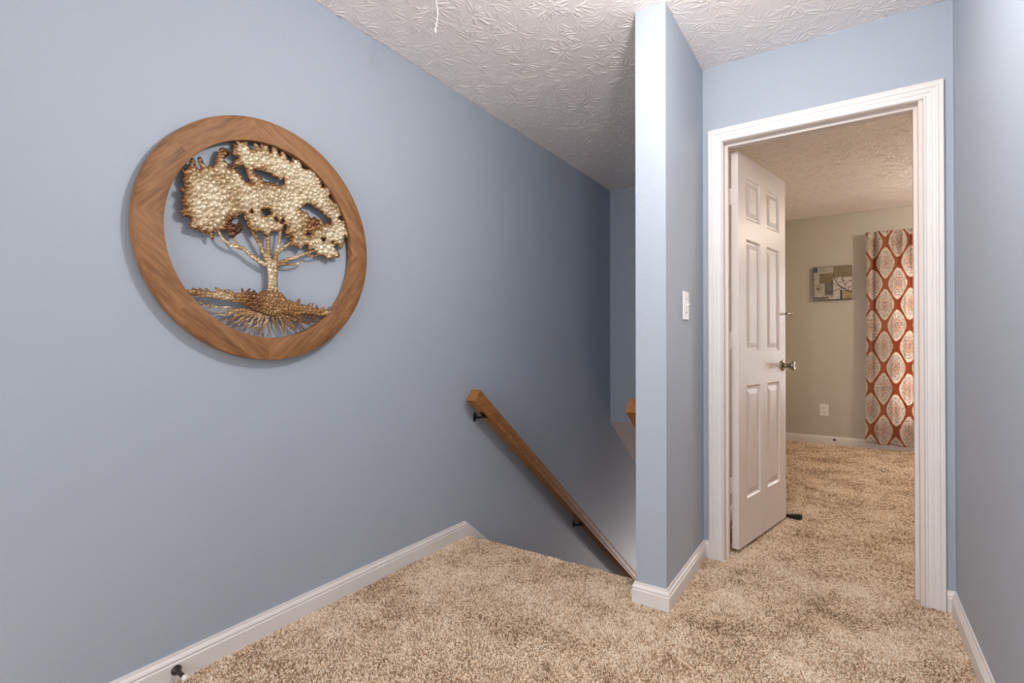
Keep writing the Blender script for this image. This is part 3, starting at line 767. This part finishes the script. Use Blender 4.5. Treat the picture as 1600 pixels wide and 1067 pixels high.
local(win, [(CWX0+.05, CWX1-.05, YB+.068, YB+.072, CWZ0+.05, zm-.02), (CWX0+.05, CWX1-.05, YB+.068, YB+.072, zm+.02, CWZ1-.05)], 'pane', M['glass'])
local(win, [(CWX0-.0, CWX1+.0, YB-.025, YB+.04, CWZ0-.02, CWZ0)], 'window_sill', M['trim'])
bld = empty('window_blind', ((CWX0+CWX1)/2, YB+.02, CWZ1-.02))
bm = bmesh.new(); z = CWZ1-.07-bld.location.z
while z > CWZ0+.03-bld.location.z:
    c, s = .0125*math.cos(.75), .0125*math.sin(.75); hw = (CWX1-CWX0)/2-.01
    vs = [bm.verts.new(p) for p in [(-hw,-c,z-s),(hw,-c,z-s),(hw,0,z+.002),(-hw,0,z+.002),(hw,c,z+s),(-hw,c,z+s)]]
    bm.faces.new([vs[0],vs[1],vs[2],vs[3]]); bm.faces.new([vs[3],vs[2],vs[4],vs[5]]); z -= .024
bmobj('slats', bm, M['blind'], bld)
bm = bmesh.new(); hw = (CWX1-CWX0)/2-.005; box(bm, -hw, hw, -.016, .016, -.035, .012, bev=.002); bmobj('head_rail', bm, M['blind'], bld)
bm = bmesh.new(); zb_ = CWZ0+.012-bld.location.z; box(bm, -hw, hw, -.012, .012, zb_, zb_+.012, bev=.002); bmobj('bottom_rail', bm, M['blind'], bld)
tag(bld, 'white horizontal slat blind in the bedroom window behind the patterned curtain', 'window blind')

rod = empty('curtain_rod', (.9, YB-.062, 2.150))
bm = bmesh.new(); tube(bm, [(-.74,0,0), (.72,0,0)], .008, 12); bmobj('rod', bm, M['bronze'], rod)
for x in (-.725, .705):
    bm = bmesh.new(); tube(bm, [(x,0,0),(x,.030,0),(x,.062,0)], .006, 10); box(bm, x-.010, x+.010, .057, .062, -.022, .022); bmobj('rod_bracket', bm, M['bronze'], rod)
tag(rod, 'thin dark curtain rod threaded through the top pocket of the patterned curtain', 'curtain rod')

def curtain():
    """the cloth is longer than its span: folds swing in y, uv keeps cloth length"""
    t = empty('curtain', (.14, YB-.108, .07))
    nu, nv = 260, 120; span = .78; ztop, zbot = 2.188, .072
    V, F, UV = [], [], []
    folds = [(0.0,0),(.10,.9),(.17,1.6)]
    def shape(s, v):   # s 0..1 across, v 0 bottom..1 top
        x = s*span
        a = .026*(1-.35*v)
        ph = 2*PI*(s*4.3 + .10*math.sin(v*2.2+s*5))
        y = a*math.sin(ph)*min(1, s*6+.2) + .009*math.sin(ph*2.3+1)*(.5+.5*v) 
        # sharp pleat creases
        y += .030*max(0, math.sin(2*PI*(s*3.1-.02)))**10*(.35+.65*v) + .018*max(0, math.sin(2*PI*(s*5.7-.30)))**14*(.4+.6*v)
        if v > .93:
            g = (v-.93)/.07; y = y*(1-.75*g) + .0045*math.sin(s*150+1.5*math.sin(s*31))*g
        x += .010*math.sin(v*3.1)*(1-s) - .022*(1-v)*(1-s)*.6
        return x, y-.012*(1-v)
    arc = None
    for j in range(nv+1):
        v = j/nv; z = zbot+(ztop-zbot)*v
        if j == nv: pass
        prev = None; L = 0
        for i in range(nu+1):
            s = i/nu; x, y = shape(s, v)
            zz = z + (.004*math.sin(s*150+1.5*math.sin(s*31))+.002*math.sin(s*61) if v > .985 else 0) - (.010*math.sin(s*7)+.006 if v < .01 else 0)*0
            # slight sag of the hem
            zz -= .012*(1-v)**6*math.sin(s*PI*1.2)
            pocket = .006 if .962 < v < .988 else 0
            V.append((x, y-pocket, zz-.07)); UV.append((s*1.18+.015*math.sin(v*5)-.075, z))
    for j in range(nv):
        for i in range(nu):
            a = j*(nu+1)+i; F.append((a, a+1, a+nu+2, a+nu+1))
    me = bpy.data.meshes.new('fabric_panel'); me.from_pydata(V, [], F); uvl = me.uv_layers.new(name='UVMap')
    for l in me.loops: uvl.data[l.index].uv = UV[l.vertex_index]
    o = link('fabric_panel', me, [M['curtain']], t, True)
    md = o.modifiers.new('thick', 'SOLIDIFY'); md.thickness = .0012
    return tag(t, 'orange and cream damask curtain hanging to the carpet at the bedroom window', 'curtain')
curtain()

# ------------------------------------------------------------------ unseen window behind the camera, added as a source of hall fill
w2 = struct(empty('fill_window', ((WX0+WX1)/2, YK, WZ0)))
zm = (WZ0+WZ1)/2
local(w2, [(WX0, WX0+.05, YK-.10, YK-.04, WZ0, WZ1), (WX1-.05, WX1, YK-.10, YK-.04, WZ0, WZ1), (WX0+.05, WX1-.05, YK-.10, YK-.04, WZ0, WZ0+.05),
           (WX0+.05, WX1-.05, YK-.10, YK-.04, WZ1-.05, WZ1), (WX0+.05, WX1-.05, YK-.09, YK-.05, zm-.02, zm+.02)], 'window_frame', M['trim'])
local(w2, [(WX0+.05, WX1-.05, YK-.072, YK-.068, WZ0+.05, zm-.02), (WX0+.05, WX1-.05, YK-.072, YK-.068, zm+.02, WZ1-.05)], 'pane', M['glass'])

# ------------------------------------------------------------------ carpet pile
def pile():
    """tufts of cut yarn, denser where the floor is nearer"""
    bands = []
    def inhall(x, y):   # visible floor areas with a margin
        a = (x > XL+.014) & (x < XR-.014) & (y > .25) & (y < YP-.0)
        b = (x > XL+.014) & (x < XP0-.012) & (y >= YP-.0) & (y < YS+.01)
        b2 = (x > XP0-.015) & (x < XP1+.015) & (y > YP-.016)
        c = (x > XP1+.014) & (x < XR-.014) & (y >= YP) & (y < YD-.014)
        d = (x > JI0+.002) & (x < JI1-.002) & (y >= YD-.014) & (y < YD2+.018)
        return (a | b | c | d) & ~b2
    def inbed(x, y):
        return (x > XP1+.014) & (x < 1.5) & (y >= YD2+.018) & (y < YB-.014) & (x < .35+(y-2.7)*.30)
    def dens(d): return np.maximum(.0047, d*.00215)
    px, py, ps = [], [], []
    for y0, y1, x0, x1, fn in [(.25,1.2,XL,XR,inhall),(1.2,2.0,XL,XR,inhall),(2.0,2.30,XL,XR,inhall),(2.2,2.77,XP1,XR,inhall),(2.76,3.3,XP1,1.5,inbed),(3.3,4.0,XP1,1.5,inbed),(4.0,5.0,XP1,1.5,inbed),(5.0,YB,XP1,1.5,inbed)]:
        s = float(dens(max(1.75, (y0*.83+.25)))) if fn is inhall else float(dens(y0))
        nx, ny = int((x1-x0)/s), int((y1-y0)/s)
        gx, gy_ = np.meshgrid(np.arange(nx), np.arange(ny), indexing='ij')
        x = x0+(gx+RNG.uniform(0,1,gx.shape)*.95)*s; y = y0+(gy_+RNG.uniform(0,1,gx.shape)*.95)*s
        x, y = x.ravel(), y.ravel(); k = fn(x, y) & (y >= y0) & (y < y1)
        # only what the lens side can reach, plus a wide margin
        w = -x*math.sin(CYW)+y*math.cos(CYW); u = x*math.cos(CYW)+y*math.sin(CYW)
        k &= (np.abs(u) < w*1.25+.25) & (w > 1.15)
        px.append(x[k]); py.append(y[k]); ps.append(np.full(k.sum(), s))
    x, y, s = map(np.concatenate, (px, py, ps)); n = len(x)
    # fold over the nosing
    edge = (x < XP0) & (y > YS-NR)
    z = np.full(n, ZF); ny_ = np.zeros(n); nz_ = np.ones(n)
    a = np.clip((y-(YS-NR))/NR, 0, 1.35)
    y = np.where(edge, YS-NR+NR*np.sin(a), y); z = np.where(edge, ZF-NR+NR*np.cos(a), z); ny_ = np.where(edge, np.sin(a), 0.); nz_ = np.where(edge, np.cos(a), 1.)
    # slow lean of the pile (brushed areas)
    def wob(x, y, f, p): return np.sin(x*f+p)*np.cos(y*f*1.1-p*1.7)+.6*np.sin((x+y)*f*2.1+p*3)
    lx = .25*wob(x,y,4.1,1.)+.2*wob(x,y,9.3,2.)+RNG.normal(0,.42,n); ly = .25*wob(x,y,3.7,4.)+.2*wob(x,y,8.1,5.)+RNG.normal(0,.42,n)
    hgt = RNG.uniform(.0092,.0150,n)*(1+.08*wob(x,y,7.,3.)) + .0012*wob(x,y,24.,1.)
    hgt = np.clip(hgt, .007, .018)
    r0 = s*RNG.uniform(.55,.85,n)
    base = np.stack([x, y, z], 1)
    nrm = np.stack([np.zeros(n), ny_, nz_], 1)
    lean = np.stack([lx, ly*nz_, -ly*ny_], 1)
    tdir = nrm + lean*.55; tdir /= np.linalg.norm(tdir, axis=1)[:,None]
    e1 = np.cross(tdir, np.array([.3,.9,.2])); e1 /= np.linalg.norm(e1, axis=1)[:,None]; e2 = np.cross(tdir, e1)
    ph = RNG.uniform(0, 2*PI, n); K = 4
    V = np.zeros((n, 2*K+1, 3))
    for k in range(K):
        a0 = ph+2*PI*k/K; a1 = a0+.7
        V[:,k] = base + (r0*.55)[:,None]*(np.cos(a0)[:,None]*e1+np.sin(a0)[:,None]*e2)
        V[:,K+k] = base + tdir*(hgt*.72)[:,None] + (r0*RNG.uniform(.7,1.15,n))[:,None]*(np.cos(a1)[:,None]*e1+np.sin(a1)[:,None]*e2)
    V[:,2*K] = base + tdir*hgt[:,None] + lean*.0012
    # keep every strand on its side of the walls
    V[:,:,0] = np.clip(V[:,:,0], XL+.001, None)
    quads, tris = [], []
    off = (np.arange(n)*(2*K+1))[:,None]
    for k in range(K):
        k2 = (k+1) % K
        quads.append(off+np.array([k, k2, K+k2, K+k])); tris.append(off+np.array([K+k, K+k2, 2*K]))
    quads = np.concatenate(quads); tris = np.concatenate(tris)
    me = bpy.data.meshes.new('carpet_pile'); me.vertices.add(n*(2*K+1)); me.vertices.foreach_set('co', V.reshape(-1).astype(np.float32))
    nl = quads.size+tris.size; me.loops.add(nl); me.loops.foreach_set('vertex_index', np.concatenate([quads.ravel(), tris.ravel()]).astype(np.int32))
    me.polygons.add(len(quads)+len(tris))
    me.polygons.foreach_set('loop_start', np.concatenate([np.arange(len(quads))*4, quads.size+np.arange(len(tris))*3]).astype(np.int32))
    me.update(calc_edges=True)
    at = me.attributes.new('tuft', 'FLOAT', 'POINT'); at.data.foreach_set('value', np.repeat(RNG.uniform(0,1,n), 2*K+1).astype(np.float32))
    o = link('carpet_pile', me, [M['carpet']])
    print('tufts', n)
    return tag(o, 'speckled tan and brown cut pile of the wall to wall carpet', 'carpet', kind='stuff')
pile()

# ------------------------------------------------------------------ lamps
def ceiling_lamp(name, loc, label, c, strength):
    t = empty(name, loc)
    bm = bmesh.new(); lathe(bm, [(.0001,0),(.15,0),(.15,-.012),(.14,-.02),(.0001,-.02)], 32, cap=False); bmobj('lamp_base', bm, M['nickel'], t)
    bm = bmesh.new(); lathe(bm, [(.135,-.02),(.13,-.045),(.10,-.068),(.05,-.080),(.0001,-.083)], 32, cap=False); bmobj('lamp_shade', bm, emis(name+'_glow', c, strength), t)
    return tag(t, label, 'ceiling light')
def light(name, ty, loc, energy, color, size=.1, rot=(0,0,0), size_y=None, spread=None):
    d = bpy.data.lights.new(name, ty); d.energy = energy; d.color = color
    if ty == 'POINT': d.shadow_soft_size = size
    else:
        d.size = size
        if size_y: d.shape = 'RECTANGLE'; d.size_y = size_y
        if spread: d.spread = spread
    o = bpy.data.objects.new(name, d); COL.objects.link(o); o.location = loc; o.rotation_euler = rot; return o
LA = (-.30, 1.28)
ceiling_lamp('ceiling_light', (LA[0], LA[1], H), 'round flush ceiling light over the hall landing', (1,.93,.85), 3)
light('hall_lamp', 'POINT', (LA[0], LA[1], H-.24), 41, (1,.955,.92), .05)
ceiling_lamp('ceiling_light', (1.22, 5.2, H), 'round flush ceiling light in the middle of the bedroom', (1,.86,.70), 3)
light('bedroom_lamp', 'POINT', (1.22, 5.2, H-.25), 31, (1,.86,.71), .05)
light('lower_lamp', 'POINT', (-1.02, 6.1, -1.7), 34, (1,.90,.84), .08)
# added hall fill at the invented back window; daylight at the bedroom window
light('hall_fill', 'AREA', ((WX0+WX1)/2, YK-.16, (WZ0+WZ1)/2), 64, (1,.99,.985), WX1-WX0, (PI/2,0,0), WZ1-WZ0)
light('daylight_bedroom', 'AREA', ((CWX0+CWX1)/2, YB+.25, (CWZ0+CWZ1)/2), 130, (.92,.96,1), CWX1-CWX0, (-PI/2,0,0), CWZ1-CWZ0)
wd = bpy.data.worlds.new('sky'); scn.world = wd; wd.use_nodes = True
bg = wd.node_tree.nodes['Background']; bg.inputs[0].default_value = (.75,.85,1,1); bg.inputs[1].default_value = 1.0

# ------------------------------------------------------------------ camera
cd = bpy.data.cameras.new('camera'); cam = bpy.data.objects.new('camera', cd); COL.objects.link(cam)
cd.sensor_width = 36; cd.lens = CF/1600*36; cd.clip_start = .02
cam.location = (0,0,HC); cam.rotation_euler = (PI/2+CPI, 0, CYW); scn.camera = cam
scn.view_settings.view_transform = 'Standard'; scn.view_settings.look = 'None'; scn.view_settings.gamma = 1
scn.view_settings.exposure = 0; scn.view_settings.use_curve_mapping = False
scn.cycles.max_bounces = 10; scn.cycles.diffuse_bounces = 6
